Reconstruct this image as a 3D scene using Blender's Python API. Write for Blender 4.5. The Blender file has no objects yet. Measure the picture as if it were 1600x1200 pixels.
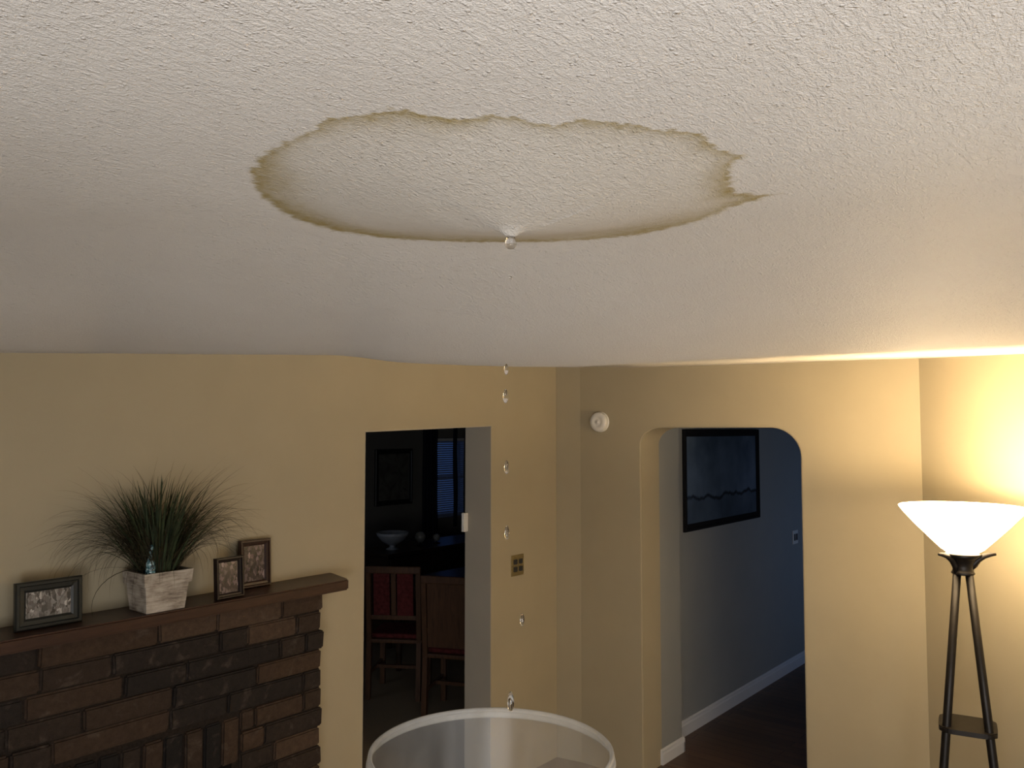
import bpy, bmesh, math, random
import numpy as np
from math import sin, cos, pi, radians, sqrt, atan
from mathutils import Vector, Matrix, noise
random.seed(7)
S = bpy.context.scene
COL = S.collection

# ------------------------------------------------------------------ camera
FPX = 1290.0
PITCH = atan(72 / FPX)
YAW = radians(39.13)
CAM = (3.13, -4.325, 2.05)
cd = bpy.data.cameras.new('camera'); cam = bpy.data.objects.new('camera', cd); COL.objects.link(cam)
cam.location = CAM
cam.rotation_euler = (pi / 2 + PITCH, 0, YAW)
cd.sensor_width = 36; cd.lens = FPX * 36 / 1600; cd.clip_start = 0.02
S.camera = cam

# ------------------------------------------------------------------ colour management, world
S.view_settings.view_transform = 'Standard'; S.view_settings.look = 'None'
S.view_settings.gamma = 1; S.view_settings.use_curve_mapping = False
S.view_settings.exposure = 0.0
wd = bpy.data.worlds.new('dusk'); S.world = wd; wd.use_nodes = True
wb = wd.node_tree.nodes['Background']
wb.inputs[0].default_value = (0.10, 0.24, 0.75, 1); wb.inputs[1].default_value = 0.2

# ------------------------------------------------------------------ daylight through the windows, plus an added dining fill
SX_LIGHT = 4.84
def area(name, loc, aim, w, h, power, col):
    l = bpy.data.lights.new(name, 'AREA'); l.shape = 'RECTANGLE'; l.size = w; l.size_y = h
    l.energy = power; l.color = col
    o = bpy.data.objects.new(name, l); COL.objects.link(o); o.location = loc
    o.rotation_euler = Vector(aim).to_track_quat('-Z', 'Y').to_euler()
    return o
# living-room windows behind and to the right of the camera
area('daylight_back_window', (3.55, -5.24, 1.15), (-0.1, 1, 0.6), 1.5, 1.0, 82, (1.0, 0.975, 0.955))
area('daylight_side_window', (SX_LIGHT, -4.05, 1.30), (-1, 0, 0.25), 1.5, 1.2, 34, (1.0, 0.97, 0.95))
area('added_dining_fill', (-2.0, -3.12, 1.6), (0, 1, 0), 1.2, 1.0, 4.0, (0.75, 0.85, 1.0))  # added fill that brightens the dining room, from an unseen side
# hall window (bluish dusk light)
area('dusk_hall_window', (2.36, 3.2, 1.15), (-1, 0, 0), 1.5, 1.3, 5.0, (0.40, 0.60, 1.0))

# ================================================================== helpers
def ray(px, py):
    F = (-sin(YAW), cos(YAW)); R = (cos(YAW), sin(YAW))
    u = (px - 800) / FPX; v = (600 - py) / FPX
    h = cos(PITCH) - v * sin(PITCH); z = sin(PITCH) + v * cos(PITCH)
    return (F[0] * h + R[0] * u, F[1] * h + R[1] * u, z)

def tag(o, label=None, cat=None, group=None, kind=None):
    if label: o['label'] = label
    if cat: o['category'] = cat
    if group: o['group'] = group
    if kind: o['kind'] = kind
    return o

def empty(name, loc, label, cat, group=None, rz=0.0):
    o = bpy.data.objects.new(name, None); COL.objects.link(o)
    o.location = loc; o.rotation_euler = (0, 0, rz); o.empty_display_size = 0.05
    return tag(o, label, cat, group)

def link(name, me, mat, parent=None, smooth=False):
    o = bpy.data.objects.new(name, me); COL.objects.link(o)
    if mat:
        for m in (mat if isinstance(mat, (list, tuple)) else [mat]): me.materials.append(m)
    if smooth:
        me.polygons.foreach_set('use_smooth', [True] * len(me.polygons))
    if parent: o.parent = parent
    return o

def obj(name, bm, mat, parent=None, smooth=False, loc=None):
    me = bpy.data.meshes.new(name); bmesh.ops.recalc_face_normals(bm, faces=bm.faces[:])
    bm.to_mesh(me); bm.free()
    o = link(name, me, mat, parent, smooth)
    if loc: o.location = loc
    return o

def box(bm, x0, x1, y0, y1, z0, z1, bev=0.0, mat=0, seg=2):
    r = bmesh.ops.create_cube(bm, size=1)
    vs = r['verts']
    for v in vs:
        v.co = Vector(((x0 + x1) / 2 + v.co.x * (x1 - x0), (y0 + y1) / 2 + v.co.y * (y1 - y0), (z0 + z1) / 2 + v.co.z * (z1 - z0)))
    fs = {f for v in vs for f in v.link_faces}
    for f in fs: f.material_index = mat
    if bev > 0:
        es = list({e for v in vs for e in v.link_edges})
        bmesh.ops.bevel(bm, geom=es, offset=bev, segments=seg, affect='EDGES', profile=0.5)

def prism(bm, pts, axis, a0, a1, mat=0):
    """extrude a 2-D outline along an axis ('x','y','z')"""
    def mk(p, a):
        return {'x': (a, p[0], p[1]), 'y': (p[0], a, p[1]), 'z': (p[0], p[1], a)}[axis]
    A = [bm.verts.new(mk(p, a0)) for p in pts]; B = [bm.verts.new(mk(p, a1)) for p in pts]
    fs = [bm.faces.new(A), bm.faces.new(B[::-1])]
    n = len(pts)
    for i in range(n):
        fs.append(bm.faces.new([A[i], A[(i + 1) % n], B[(i + 1) % n], B[i]]))
    for f in fs: f.material_index = mat

def lathe(bm, prof, n=48, c=(0, 0), closed=False):
    rings = []
    for r, z in prof:
        if r < 1e-6: rings.append([bm.verts.new((c[0], c[1], z))])
        else: rings.append([bm.verts.new((c[0] + r * cos(2 * pi * i / n), c[1] + r * sin(2 * pi * i / n), z)) for i in range(n)])
    m = len(rings)
    for k in range(m if closed else m - 1):
        a, b = rings[k], rings[(k + 1) % m]
        for i in range(n):
            j = (i + 1) % n
            if len(a) == 1 and len(b) == 1: continue
            if len(a) == 1: bm.faces.new([a[0], b[i], b[j]])
            elif len(b) == 1: bm.faces.new([a[i], a[j], b[0]])
            else: bm.faces.new([a[i], a[j], b[j], b[i]])

def tube(bm, pts, rad, n=10, cap=True, flat=None):
    pts = [Vector(p) for p in pts]
    if not isinstance(rad, (list, tuple)): rad = [rad] * len(pts)
    rings = []
    up = Vector((0, 0, 1))
    for i, p in enumerate(pts):
        d = (pts[min(i + 1, len(pts) - 1)] - pts[max(i - 1, 0)]).normalized()
        ref = up if abs(d.dot(up)) < 0.95 else Vector((1, 0, 0))
        a = d.cross(ref).normalized(); b = d.cross(a).normalized()
        fl = flat or 1.0
        rings.append([bm.verts.new(p + a * rad[i] * cos(2 * pi * k / n) + b * rad[i] * fl * sin(2 * pi * k / n)) for k in range(n)])
    for r0, r1 in zip(rings, rings[1:]):
        for k in range(n):
            bm.faces.new([r0[k], r0[(k + 1) % n], r1[(k + 1) % n], r1[k]])
    if cap:
        bm.faces.new(rings[0][::-1]); bm.faces.new(rings[-1])

def quad(bm, a, b, c, d, mat=0):
    f = bm.faces.new([bm.verts.new(p) for p in (a, b, c, d)]); f.material_index = mat

# ------------------------------------------------------------------ materials
def M(name, col=(0.5, 0.5, 0.5), rough=0.6, metal=0.0, spec=0.5, **kw):
    m = bpy.data.materials.new(name); m.use_nodes = True
    b = m.node_tree.nodes['Principled BSDF']
    b.inputs['Base Color'].default_value = (*col, 1); b.inputs['Roughness'].default_value = rough
    b.inputs['Metallic'].default_value = metal; b.inputs['Specular IOR Level'].default_value = spec
    for k, v in kw.items(): b.inputs[k.replace('_', ' ')].default_value = v
    return m
def N(m, typ, **kw):
    n = m.node_tree.nodes.new(typ)
    for k, v in kw.items(): setattr(n, k, v)
    return n
def L(m, a, b): m.node_tree.links.new(a, b)
def PB(m): return m.node_tree.nodes['Principled BSDF']
def coords(m, scale=(1, 1, 1), rot=(0, 0, 0)):
    tc = N(m, 'ShaderNodeTexCoord'); mp = N(m, 'ShaderNodeMapping')
    mp.inputs['Scale'].default_value = scale; mp.inputs['Rotation'].default_value = rot
    L(m, tc.outputs['Object'], mp.inputs['Vector']); return mp.outputs['Vector']
def noise_tex(m, vec, scale, detail=4, rough=0.55, dist=0.0):
    n = N(m, 'ShaderNodeTexNoise'); n.inputs['Scale'].default_value = scale; n.inputs['Detail'].default_value = detail
    n.inputs['Roughness'].default_value = rough; n.inputs['Distortion'].default_value = dist
    L(m, vec, n.inputs['Vector']); return n.outputs['Fac']
def ramp(m, fac, stops, interp='LINEAR'):
    r = N(m, 'ShaderNodeValToRGB'); r.color_ramp.interpolation = interp
    e = r.color_ramp.elements
    while len(e) < len(stops): e.new(0.5)
    for i, (p, c) in enumerate(stops):
        e[i].position = p; e[i].color = (*c, 1) if len(c) == 3 else c
    L(m, fac, r.inputs['Fac']); return r.outputs['Color']
def bump(m, h, strength=0.3, dist=0.005, prev=None):
    b = N(m, 'ShaderNodeBump'); b.inputs['Strength'].default_value = strength; b.inputs['Distance'].default_value = dist
    L(m, h, b.inputs['Height'])
    if prev: L(m, prev, b.inputs['Normal'])
    L(m, b.outputs['Normal'], PB(m).inputs['Normal']); return b.outputs['Normal']
def math_(m, op, a, b=None):
    n = N(m, 'ShaderNodeMath', operation=op)
    for i, v in enumerate((a, b)):
        if v is None: continue
        if isinstance(v, (int, float)): n.inputs[i].default_value = v
        else: L(m, v, n.inputs[i])
    return n.outputs[0]
def speckle(m, col, amt=0.12, scale=30, vec=None):
    """small tonal variation of the material's own colour"""
    v = vec or coords(m)
    f = noise_tex(m, v, scale, 5)
    lo = tuple(c * (1 - amt) for c in col); hi = tuple(min(1, c * (1 + amt)) for c in col)
    L(m, ramp(m, f, [(0.3, lo), (0.7, hi)]), PB(m).inputs['Base Color'])

def paint(name, col, bs=0.12, amt=0.03):
    m = M(name, col, 0.75, spec=0.25)
    v = coords(m); speckle(m, col, amt, 3.0, v)
    bump(m, noise_tex(m, v, 160, 3), bs, 0.002); return m
m_wall = paint('tan_wall_paint', (0.39, 0.338, 0.235))
m_jamb = paint('greige_door_jamb_paint', (0.40, 0.365, 0.30))
m_hall = paint('grey_hall_paint', (0.29, 0.295, 0.285))
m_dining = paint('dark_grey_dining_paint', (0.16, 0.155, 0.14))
m_white = paint('white_trim_paint', (0.62, 0.62, 0.63), 0.03)
m_plain_ceil = paint('white_ceiling_paint', (0.6, 0.59, 0.57))
m_offwhite = M('off_white_plastic', (0.72, 0.70, 0.66), 0.4)
speckle(m_offwhite, (0.72, 0.70, 0.66), 0.02)

def wood(name, a, b, rough=0.45, scale=(1.5, 14, 14), spec=0.4):
    m = M(name, a, rough, spec=spec); v = coords(m, scale)
    f = noise_tex(m, v, 3.0, 8, 0.65, 0.6)
    L(m, ramp(m, f, [(0.3, a), (0.72, b)]), PB(m).inputs['Base Color'])
    bump(m, f, 0.1, 0.002); return m
m_mantel = wood('red_brown_mantel_wood', (0.028, 0.013, 0.009), (0.062, 0.028, 0.017), 0.38, (14, 1.6, 14))
m_chair = wood('brown_chair_wood', (0.06, 0.03, 0.018), (0.12, 0.06, 0.03), 0.4, (14, 14, 2))
m_table = wood('dark_table_wood', (0.03, 0.02, 0.014), (0.06, 0.035, 0.022), 0.3)

# floor planks
m_floor = M('dark_plank_floor', rough=0.4, spec=0.3)
v = coords(m_floor, (1, 1, 1), (0, 0, 0))
br = N(m_floor, 'ShaderNodeTexBrick'); L(m_floor, v, br.inputs['Vector'])
br.inputs['Color1'].default_value = (0.085, 0.050, 0.032, 1); br.inputs['Color2'].default_value = (0.13, 0.075, 0.046, 1)
br.inputs['Mortar'].default_value = (0.02, 0.012, 0.008, 1); br.inputs['Scale'].default_value = 1.0
br.inputs['Mortar Size'].default_value = 0.0025; br.inputs['Brick Width'].default_value = 1.1; br.inputs['Row Height'].default_value = 0.09
g = noise_tex(m_floor, coords(m_floor, (2, 30, 2)), 3, 7)
mx = N(m_floor, 'ShaderNodeMix', data_type='RGBA', blend_type='MULTIPLY'); mx.inputs[0].default_value = 0.6
L(m_floor, br.outputs['Color'], mx.inputs[6]); L(m_floor, ramp(m_floor, g, [(0.3, (0.5, 0.5, 0.5)), (0.7, (1, 1, 1))]), mx.inputs[7])
L(m_floor, mx.outputs[2], PB(m_floor).inputs['Base Color'])
bump(m_floor, br.outputs['Fac'], -0.2, 0.002)

m_carpet = M('tan_carpet', (0.24, 0.19, 0.13), 0.95, spec=0.1); speckle(m_carpet, (0.24, 0.19, 0.13), 0.2, 140); bump(m_carpet, noise_tex(m_carpet, coords(m_carpet), 350, 3), 0.6, 0.004)

# ================================================================== ceiling
CX, CY, CZ = CAM
sY, cY = sin(YAW), cos(YAW)
def tocam(x, y):
    dx, dy = x - CX, y - CY
    return dx * cY + dy * sY, -dx * sY + dy * cY        # sideways, forward
CORN = (2.145, 0.0)
RD = (cos(radians(-38)), sin(radians(-38)))             # direction of the angled lamp wall
def wall_depth(u):
    """forward distance to the walls for a bearing u"""
    dx = cY * u - sY; dy = sY * u + cY
    best = 1e9
    if dx < 0:
        k = (0 - CX) / dx
        if k > 0: best = min(best, k)
    if dy > 0:
        k = (0 - CY) / dy
        if 0 < k < best and CX + k * dx < CORN[0]: best = k
    # angled wall: normal pointing into the room
    nx, ny = RD[1], -RD[0]
    den = dx * nx + dy * ny
    if den < 0:
        k = ((CORN[0] - CX) * nx + (CORN[1] - CY) * ny) / den
        if 0 < k < best and CX + k * dx > CORN[0] - 1e-6: best = k
    return best
# height of the ceiling above eye level along the far walls (old, sagging plaster), by bearing
EDGE = []
for px, py in [(-200, 550), (0, 551), (60, 552.5), (150, 555), (250, 556.5), (350, 556), (450, 555), (530, 555), (560, 558), (620, 566.5),
               (700, 570), (800, 573), (900, 575), (1000, 574), (1130, 570.5), (1250, 566), (1437, 560), (1600, 553), (1800, 545)]:
    d = ray(px, py); sx, fy = d[0] * cY + d[1] * sY, -d[0] * sY + d[1] * cY
    EDGE.append((sx / fy, d[2] / fy))
EU = [e[0] for e in EDGE]; ES = [e[1] for e in EDGE]
# the belly's own skyline runs a little above the wall joint on the lamp side
RIDGE = []
for px, py in [(-200, 550), (530, 555), (560, 558), (620, 566.5), (700, 570), (800, 573), (900, 573.5), (1000, 568), (1130, 561.5), (1250, 555), (1437, 547), (1600, 539), (1800, 530)]:
    d = ray(px, py); sx, fy = d[0] * cY + d[1] * sY, -d[0] * sY + d[1] * cY
    RIDGE.append((sx / fy, d[2] / fy))
RU = [e[0] for e in RIDGE]; RS = [e[1] for e in RIDGE]
H0 = 0.378; HW = 0.40
def sm(t): t = min(1, max(0, t)); return t * t * (3 - 2 * t)
def ceil_base(x, y):
    """the plaster sags in a broad belly across the room and rises again to the walls"""
    s, f = tocam(x, y)
    h = H0
    if f > 1.5:
        u = min(max(s / f, EU[0]), EU[-1])
        edge_s = float(np.interp(u, EU, ES)); slope = float(np.interp(u, RU, RS)); wdp = wall_depth(u)
        fr_ = min(2.45, wdp * 0.80)                       # lowest line of the belly
        hr = slope * fr_
        if f <= fr_:
            t = (f - 1.5) / (fr_ - 1.5); h = H0 + (hr - H0) * (t * t * (3 - 2 * t) * 0.55 + t ** 2 * 0.45)
        else:
            # leaves the belly along the tangent, then climbs back to the wall plate
            t = min(1, (f - fr_) / (wdp - fr_)); hl = slope * f
            w = sm((u - 0.02) / 0.14)
            up = hl + (max(HW, hl) - hl) * sm(t * 1.25)
            dn = (slope + (edge_s - slope) * sm(t)) * f
            h = up * (1 - w) + dn * w
    return CZ + h + 0.003 * (noise.noise(Vector((x * 1.7, y * 1.7, 3))) * (1 if f < 2.0 else 0.0))
def hit(px, py):
    d = ray(px, py); k = H0 / d[2]
    for _ in range(12):
        x, y = CX + d[0] * k, CY + d[1] * k
        k = (ceil_base(x, y) - CZ) / d[2]
    return (CX + d[0] * k, CY + d[1] * k)
STAIN_PX = [(389, 268), (398, 300), (428, 326), (460, 344), (520, 362), (600, 373), (680, 377), (760, 378.5), (860, 378), (940, 374), (1010, 366),
            (1060, 355), (1110, 341), (1150, 322), (1185, 313), (1222, 302), (1190, 303), (1150, 300), (1146, 285), (1143, 266), (1152, 252), (1168, 241), (1140, 237),
            (1112, 228), (1110, 212), (1060, 204), (1000, 197), (950, 190), (900, 187), (868, 193), (840, 190), (800, 181), (768, 178), (735, 186), (700, 183), (660, 177), (632, 172),
            (600, 172), (575, 180), (530, 182), (500, 190), (490, 203), (455, 216), (425, 230), (400, 246)]
stain = np.array([hit(*p) for p in STAIN_PX])
d = ray(798, 374)
def sdist(P):
    """signed distance (positive inside) of points P (n,2) to the stain outline"""
    A = stain; B = np.roll(stain, -1, axis=0)
    best = np.full(len(P), 1e9); inside = np.zeros(len(P), bool)
    for a, b in zip(A, B):
        ab = b - a; t = np.clip(((P - a) @ ab) / (ab @ ab), 0, 1)
        q = a + t[:, None] * ab; best = np.minimum(best, np.hypot(*(P - q).T))
        c = ((a[1] > P[:, 1]) != (b[1] > P[:, 1]))
        with np.errstate(divide='ignore', invalid='ignore'):
            xx = (b[0] - a[0]) * (P[:, 1] - a[1]) / (b[1] - a[1]) + a[0]
        inside ^= c & (P[:, 0] < xx)
    return np.where(inside, best, -best)
DROP = 0.056
TIPD = (H0 - DROP - 0.006) / (ray(798, 370)[2]) # forward scale along the ray
tip = np.array([CX + ray(798, 370)[0] * TIPD, CY + ray(798, 370)[1] * TIPD])
# smooth (convex-ish) outline for the bulge
cen = stain.mean(axis=0)
def bulge(P):
    D = P - tip; r = np.hypot(*D.T) + 1e-9; ang = np.arctan2(D[:, 1], D[:, 0])
    SD = stain - tip; sr = np.hypot(*SD.T); sa = np.arctan2(SD[:, 1], SD[:, 0])
    o = np.argsort(sa); sa, sr = sa[o], sr[o]
    # smooth radii
    g = np.linspace(-pi, pi, 180, endpoint=False); rr = np.interp(g, sa, sr, period=2 * pi)
    k = np.exp(-0.5 * (np.arange(-30, 31) / 10.0) ** 2); k /= k.sum()
    rr = np.convolve(np.concatenate([rr[-30:], rr, rr[:30]]), k, 'valid')
    R = np.interp(ang, g, rr, period=2 * pi) * 1.04
    t = np.clip(1 - r / R, 0, 1)
    w = 1 - np.exp(-(t / 0.22) ** 1.3)
    dz = DROP * t * (0.75 + 0.25 * t) * w
    dz += 0.010 * np.exp(-(r / 0.016) ** 2)
    def ridge(a, b, h, wid):
        a = np.array(hitb(*a)); b = np.array(hitb(*b)); ab = b - a
        s = ((P - a) @ ab) / (ab @ ab); q = a + np.clip(s, 0, 1)[:, None] * ab
        dd = np.hypot(*(P - q).T); return h * np.exp(-(dd / wid) ** 2)
    dz += ridge((850, 352), (930, 337), 0.0022, 0.005)
    dz -= ridge((700, 340), (780, 362), 0.0014, 0.022)
    dz -= ridge((772, 361), (786, 366), 0.004, 0.003)
    return dz
def hitb(px, py):
    d = ray(px, py); k = (H0 - DROP * 0.8) / d[2]
    return (CX + d[0] * k, CY + d[1] * k)

def axis_lines(lo, hi, flo, fhi, fine, coarse):
    a = list(np.arange(lo, flo, coarse)) + list(np.arange(flo, fhi, fine)) + list(np.arange(fhi, hi + coarse, coarse))
    return np.array(a)
XS = axis_lines(-0.08, 5.0, stain[:, 0].min() - 0.05, stain[:, 0].max() + 0.05, 0.0035, 0.05)
YS = axis_lines(-5.16, 0.08, stain[:, 1].min() - 0.05, stain[:, 1].max() + 0.05, 0.0035, 0.05)
gx, gy = np.meshgrid(XS, YS, indexing='ij'); P = np.stack([gx.ravel(), gy.ravel()], 1)
Z = np.array([ceil_base(x, y) for x, y in P])
near = (P[:, 0] > stain[:, 0].min() - .12) & (P[:, 0] < stain[:, 0].max() + .12) & (P[:, 1] > stain[:, 1].min() - .12) & (P[:, 1] < stain[:, 1].max() + .12)
Z[near] -= bulge(P[near])
nx_, ny_ = len(XS), len(YS)
idx = np.arange(nx_ * ny_).reshape(nx_, ny_)
q = np.stack([idx[:-1, :-1].ravel(), idx[:-1, 1:].ravel(), idx[1:, 1:].ravel(), idx[1:, :-1].ravel()], 1)
cxm = P[q].mean(axis=1)
# keep what lies over the living room (with a little bearing on the walls)
keep = ~(((cxm[:, 0] - CORN[0]) * (-RD[1]) + (cxm[:, 1] - CORN[1]) * RD[0] > 0.07) & (cxm[:, 0] > CORN[0]))
q = q[keep]
me = bpy.data.meshes.new('ceiling'); me.from_pydata([(x, y, z) for (x, y), z in zip(P, Z)], [], q.tolist())
att = me.attributes.new('stain', 'FLOAT', 'POINT')
sv = np.zeros(len(P)); Pn = P[near]
# wobble the outline a little so that it is ragged
wob = np.array([noise.fractal(Vector((x * 55, y * 55, 0)), 0.6, 2.0, 4) for x, y in Pn]) * 0.009
sd = sdist(Pn) + wob
wid = np.array([0.022 + 0.022 * noise.noise(Vector((x * 7, y * 7, 5))) for x, y in Pn]).clip(0.010, 0.05)
s_, f_ = (Pn[:, 0] - CX) * cY + (Pn[:, 1] - CY) * sY, -(Pn[:, 0] - CX) * sY + (Pn[:, 1] - CY) * cY
far = np.clip((f_ - 1.28) / 0.25, 0, 1); side = np.clip((np.abs(s_) - 0.26) / 0.1, 0, 1)
wid = wid * (0.8 + 2.4 * far + 1.3 * side)
edge = np.clip(sd / (0.003 + 0.010 * np.clip(far, 0, 1) + 0.006 * side), 0, 1)
ring = edge * np.exp(-np.clip(sd, 0, 1) / wid)
sv[near] = np.clip(ring * 0.92 + edge * 0.16, 0, 1)
att.data.foreach_set('value', sv.astype(np.float32))
me.polygons.foreach_set('use_smooth', [True] * len(me.polygons))

m_ceil = M('textured_ceiling_plaster', (0.62, 0.60, 0.57), 0.6, spec=0.25)
v = coords(m_ceil)
base = ramp(m_ceil, noise_tex(m_ceil, v, 2.2, 3), [(0.3, (0.62, 0.590, 0.555)), (0.7, (0.66, 0.635, 0.605))])
at = N(m_ceil, 'ShaderNodeAttribute', attribute_name='stain')
blot = noise_tex(m_ceil, v, 60, 5, 0.6)
sf = math_(m_ceil, 'MULTIPLY', at.outputs['Fac'], math_(m_ceil, 'ADD', math_(m_ceil, 'MULTIPLY', blot, 0.9), 0.5))
mx = N(m_ceil, 'ShaderNodeMix', data_type='RGBA'); L(m_ceil, sf, mx.inputs[0]); L(m_ceil, base, mx.inputs[6]); mx.inputs[7].default_value = (0.31, 0.238, 0.088, 1)
L(m_ceil, mx.outputs[2], PB(m_ceil).inputs['Base Color'])
# knock-down texture: fine grit, splats and trowel drags
dr = N(m_ceil, 'ShaderNodeTexVoronoi', feature='SMOOTH_F1'); dr.inputs['Scale'].default_value = 150; dr.inputs['Smoothness'].default_value = 0.4
warp = N(m_ceil, 'ShaderNodeTexNoise'); warp.inputs['Scale'].default_value = 22; warp.inputs['Detail'].default_value = 2; L(m_ceil, v, warp.inputs['Vector'])
vm = N(m_ceil, 'ShaderNodeVectorMath', operation='MULTIPLY_ADD'); L(m_ceil, warp.outputs['Color'], vm.inputs[0]); vm.inputs[1].default_value = (0.05, 0.05, 0.05); L(m_ceil, v, vm.inputs[2])
L(m_ceil, vm.outputs[0], dr.inputs['Vector'])
splat = ramp(m_ceil, dr.outputs['Distance'], [(0.05, (1, 1, 1)), (0.45, (0, 0, 0))])
patch = ramp(m_ceil, noise_tex(m_ceil, v, 85, 3), [(0.50, (0, 0, 0)), (0.62, (1, 1, 1))])
mul = math_(m_ceil, 'MULTIPLY', splat, patch)
drag = noise_tex(m_ceil, coords(m_ceil, (2.6, 0.8, 1)), 52, 4, 0.6, 0.9)
grit = noise_tex(m_ceil, v, 420, 4, 0.7)
h = math_(m_ceil, 'ADD', math_(m_ceil, 'MULTIPLY', mul, 1.0), math_(m_ceil, 'MULTIPLY', ramp(m_ceil, drag, [(0.46, (0, 0, 0)), (0.62, (1, 1, 1))]), 0.40))
h = math_(m_ceil, 'ADD', h, math_(m_ceil, 'ADD', math_(m_ceil, 'MULTIPLY', grit, 0.85), math_(m_ceil, 'MULTIPLY', noise_tex(m_ceil, v, 210, 3, 0.6), 0.9)))
spk = N(m_ceil, 'ShaderNodeTexVoronoi'); spk.inputs['Scale'].default_value = 75; L(m_ceil, v, spk.inputs['Vector'])
sepk = N(m_ceil, 'ShaderNodeSeparateColor'); L(m_ceil, spk.outputs['Color'], sepk.inputs[0])
rare = ramp(m_ceil, sepk.outputs[0], [(0.84, (0, 0, 0)), (0.86, (1, 1, 1))])
dot = ramp(m_ceil, spk.outputs['Distance'], [(0.10, (1, 1, 1)), (0.22, (0, 0, 0))])
h = math_(m_ceil, 'ADD', h, math_(m_ceil, 'MULTIPLY', math_(m_ceil, 'MULTIPLY', rare, dot), 1.1))
pit = ramp(m_ceil, sepk.outputs[1], [(0.93, (0, 0, 0)), (0.94, (1, 1, 1))])
pd = ramp(m_ceil, spk.outputs['Distance'], [(0.06, (1, 1, 1)), (0.12, (0, 0, 0))])
h = math_(m_ceil, 'SUBTRACT', h, math_(m_ceil, 'MULTIPLY', math_(m_ceil, 'MULTIPLY', pit, pd), 2.2))
bump(m_ceil, h, 0.9, 0.0030)
ceil = link('ceiling', me, m_ceil); tag(ceil, kind='structure')

# ================================================================== room shell
def struct(name, bm, mat, parent=None):
    o = obj(name, bm, mat, parent)
    if not parent: o['kind'] = 'structure'
    return o
WT = 2.62
# left wall (x<0) with doorway y -1.62..-0.667, head slightly out of level
bm = bmesh.new()
box(bm, -0.2, 0, -5.28, -1.623, 0, WT); box(bm, -0.2, 0, -0.667, 0.22, 0, WT)
prism(bm, [(-1.623, 2.044), (-0.667, 2.076), (-0.667, WT), (-1.623, WT)], 'x', -0.2, 0)
struct('wall_left', bm, m_wall)
# doorway lining (greige paint)
bm = bmesh.new()
box(bm, -0.201, -0.001, -0.671, -0.6665, 0, 2.0755)
box(bm, -0.201, -0.001, -1.6235, -1.6195, 0, 2.0435)
prism(bm, [(-1.6235, 2.044), (-0.6665, 2.076), (-0.6665, 2.0715), (-1.6235, 2.0395)], 'x', -0.201, -0.001)
struct('trim_1', bm, m_jamb)

# front wall with the arched opening (y 0..0.22)
AL, AR, AT, AZ = 0.603, 1.562, 2.064, 0.165
bm = bmesh.new()
out = [(AL, 0.0)]
nseg = 14
arc = []
for i in range(nseg + 1):
    a = pi - (pi / 2) * i / nseg
    arc.append((AL + 0.14 + 0.14 * cos(a), AT - 0.105 + 0.105 * sin(a)))
for i in range(nseg + 1):
    a = pi / 2 - (pi / 2) * i / nseg
    arc.append((AR - AZ + AZ * cos(a), AT - 0.155 + 0.155 * sin(a)))
# opening outline (floor, up, over the arch, down) and the wall's top edge above it
op = [(AL, 0.0)] + arc + [(AR, 0.0)]
V = {}
def vv(x, z, y):
    k = (round(x, 5), round(z, 5), y)
    if k not in V: V[k] = bm.verts.new((x, y, z))
    return V[k]
XR_ = CORN[0] + 0.05
for yy in (0.0, 0.22):
    bm.faces.new([vv(-0.1, 0, yy), vv(AL, 0, yy), vv(*arc[0], yy), vv(AL, WT, yy), vv(-0.1, WT, yy)])
    for p, q_ in zip(arc, arc[1:]):
        if abs(p[0] - q_[0]) < 1e-6: continue
        bm.faces.new([vv(*p, yy), vv(*q_, yy), vv(q_[0], WT, yy), vv(p[0], WT, yy)])
    bm.faces.new([vv(AR, 0, yy), vv(XR_, 0, yy), vv(XR_, WT, yy), vv(AR, WT, yy), vv(*arc[-1], yy)])
for p, q_ in zip(op, op[1:]):
    bm.faces.new([vv(*p, 0.0), vv(*q_, 0.0), vv(*q_, 0.22), vv(*p, 0.22)])
bmesh.ops.recalc_face_normals(bm, faces=bm.faces[:])
es = [e for e in bm.edges if all(abs(v_.co.y) < 1e-6 for v_ in e.verts) and len(e.link_faces) == 2 and abs(e.calc_face_angle(0)) > 0.5 and all(v_.co.z < AT + 1e-3 for v_ in e.verts)]
bmesh.ops.bevel(bm, geom=es, offset=0.007, segments=3, affect='EDGES')
o = struct('wall_front', bm, m_wall)
# angled corner facet (boxed chase) between left and front walls
bm = bmesh.new()
prism(bm, [(-0.02, -0.030), (0.004, -0.030), (0.168, 0.0), (0.168, 0.03), (-0.02, 0.03)], 'z', 0, WT)
struct('trim_2', bm, m_wall)

# angled lamp wall on the right, side wall, back wall with windows
def wall_seg(name, a, b, th, z0=0, z1=WT, mat=m_wall):
    a = Vector((*a, 0)); b = Vector((*b, 0)); d = (b - a).normalized(); n = Vector((-d.y, d.x, 0)) * th
    bm = bmesh.new(); prism(bm, [(a.x, a.y), (b.x, b.y), (b.x + n.x, b.y + n.y), (a.x + n.x, a.y + n.y)], 'z', z0, z1)
    return struct(name, bm, mat)
RE = (CORN[0] + RD[0] * 3.2, CORN[1] + RD[1] * 3.2)
wall_seg('wall_right', CORN, RE, 0.2)
SX = RE[0]
bm = bmesh.new()
box(bm, SX, SX + .2, -5.28, -4.8, 0, WT); box(bm, SX, SX + .2, -3.3, RE[1] + 0.1, 0, WT)
box(bm, SX, SX + .2, -4.8, -3.3, 0, 0.7); box(bm, SX, SX + .2, -4.8, -3.3, 2.0, WT)
struct('wall_side', bm, m_wall)
bm = bmesh.new()
box(bm, -0.2, 2.9, -5.28, -5.08, 0, WT); box(bm, 4.4, SX + .2, -5.28, -5.08, 0, WT)
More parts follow.
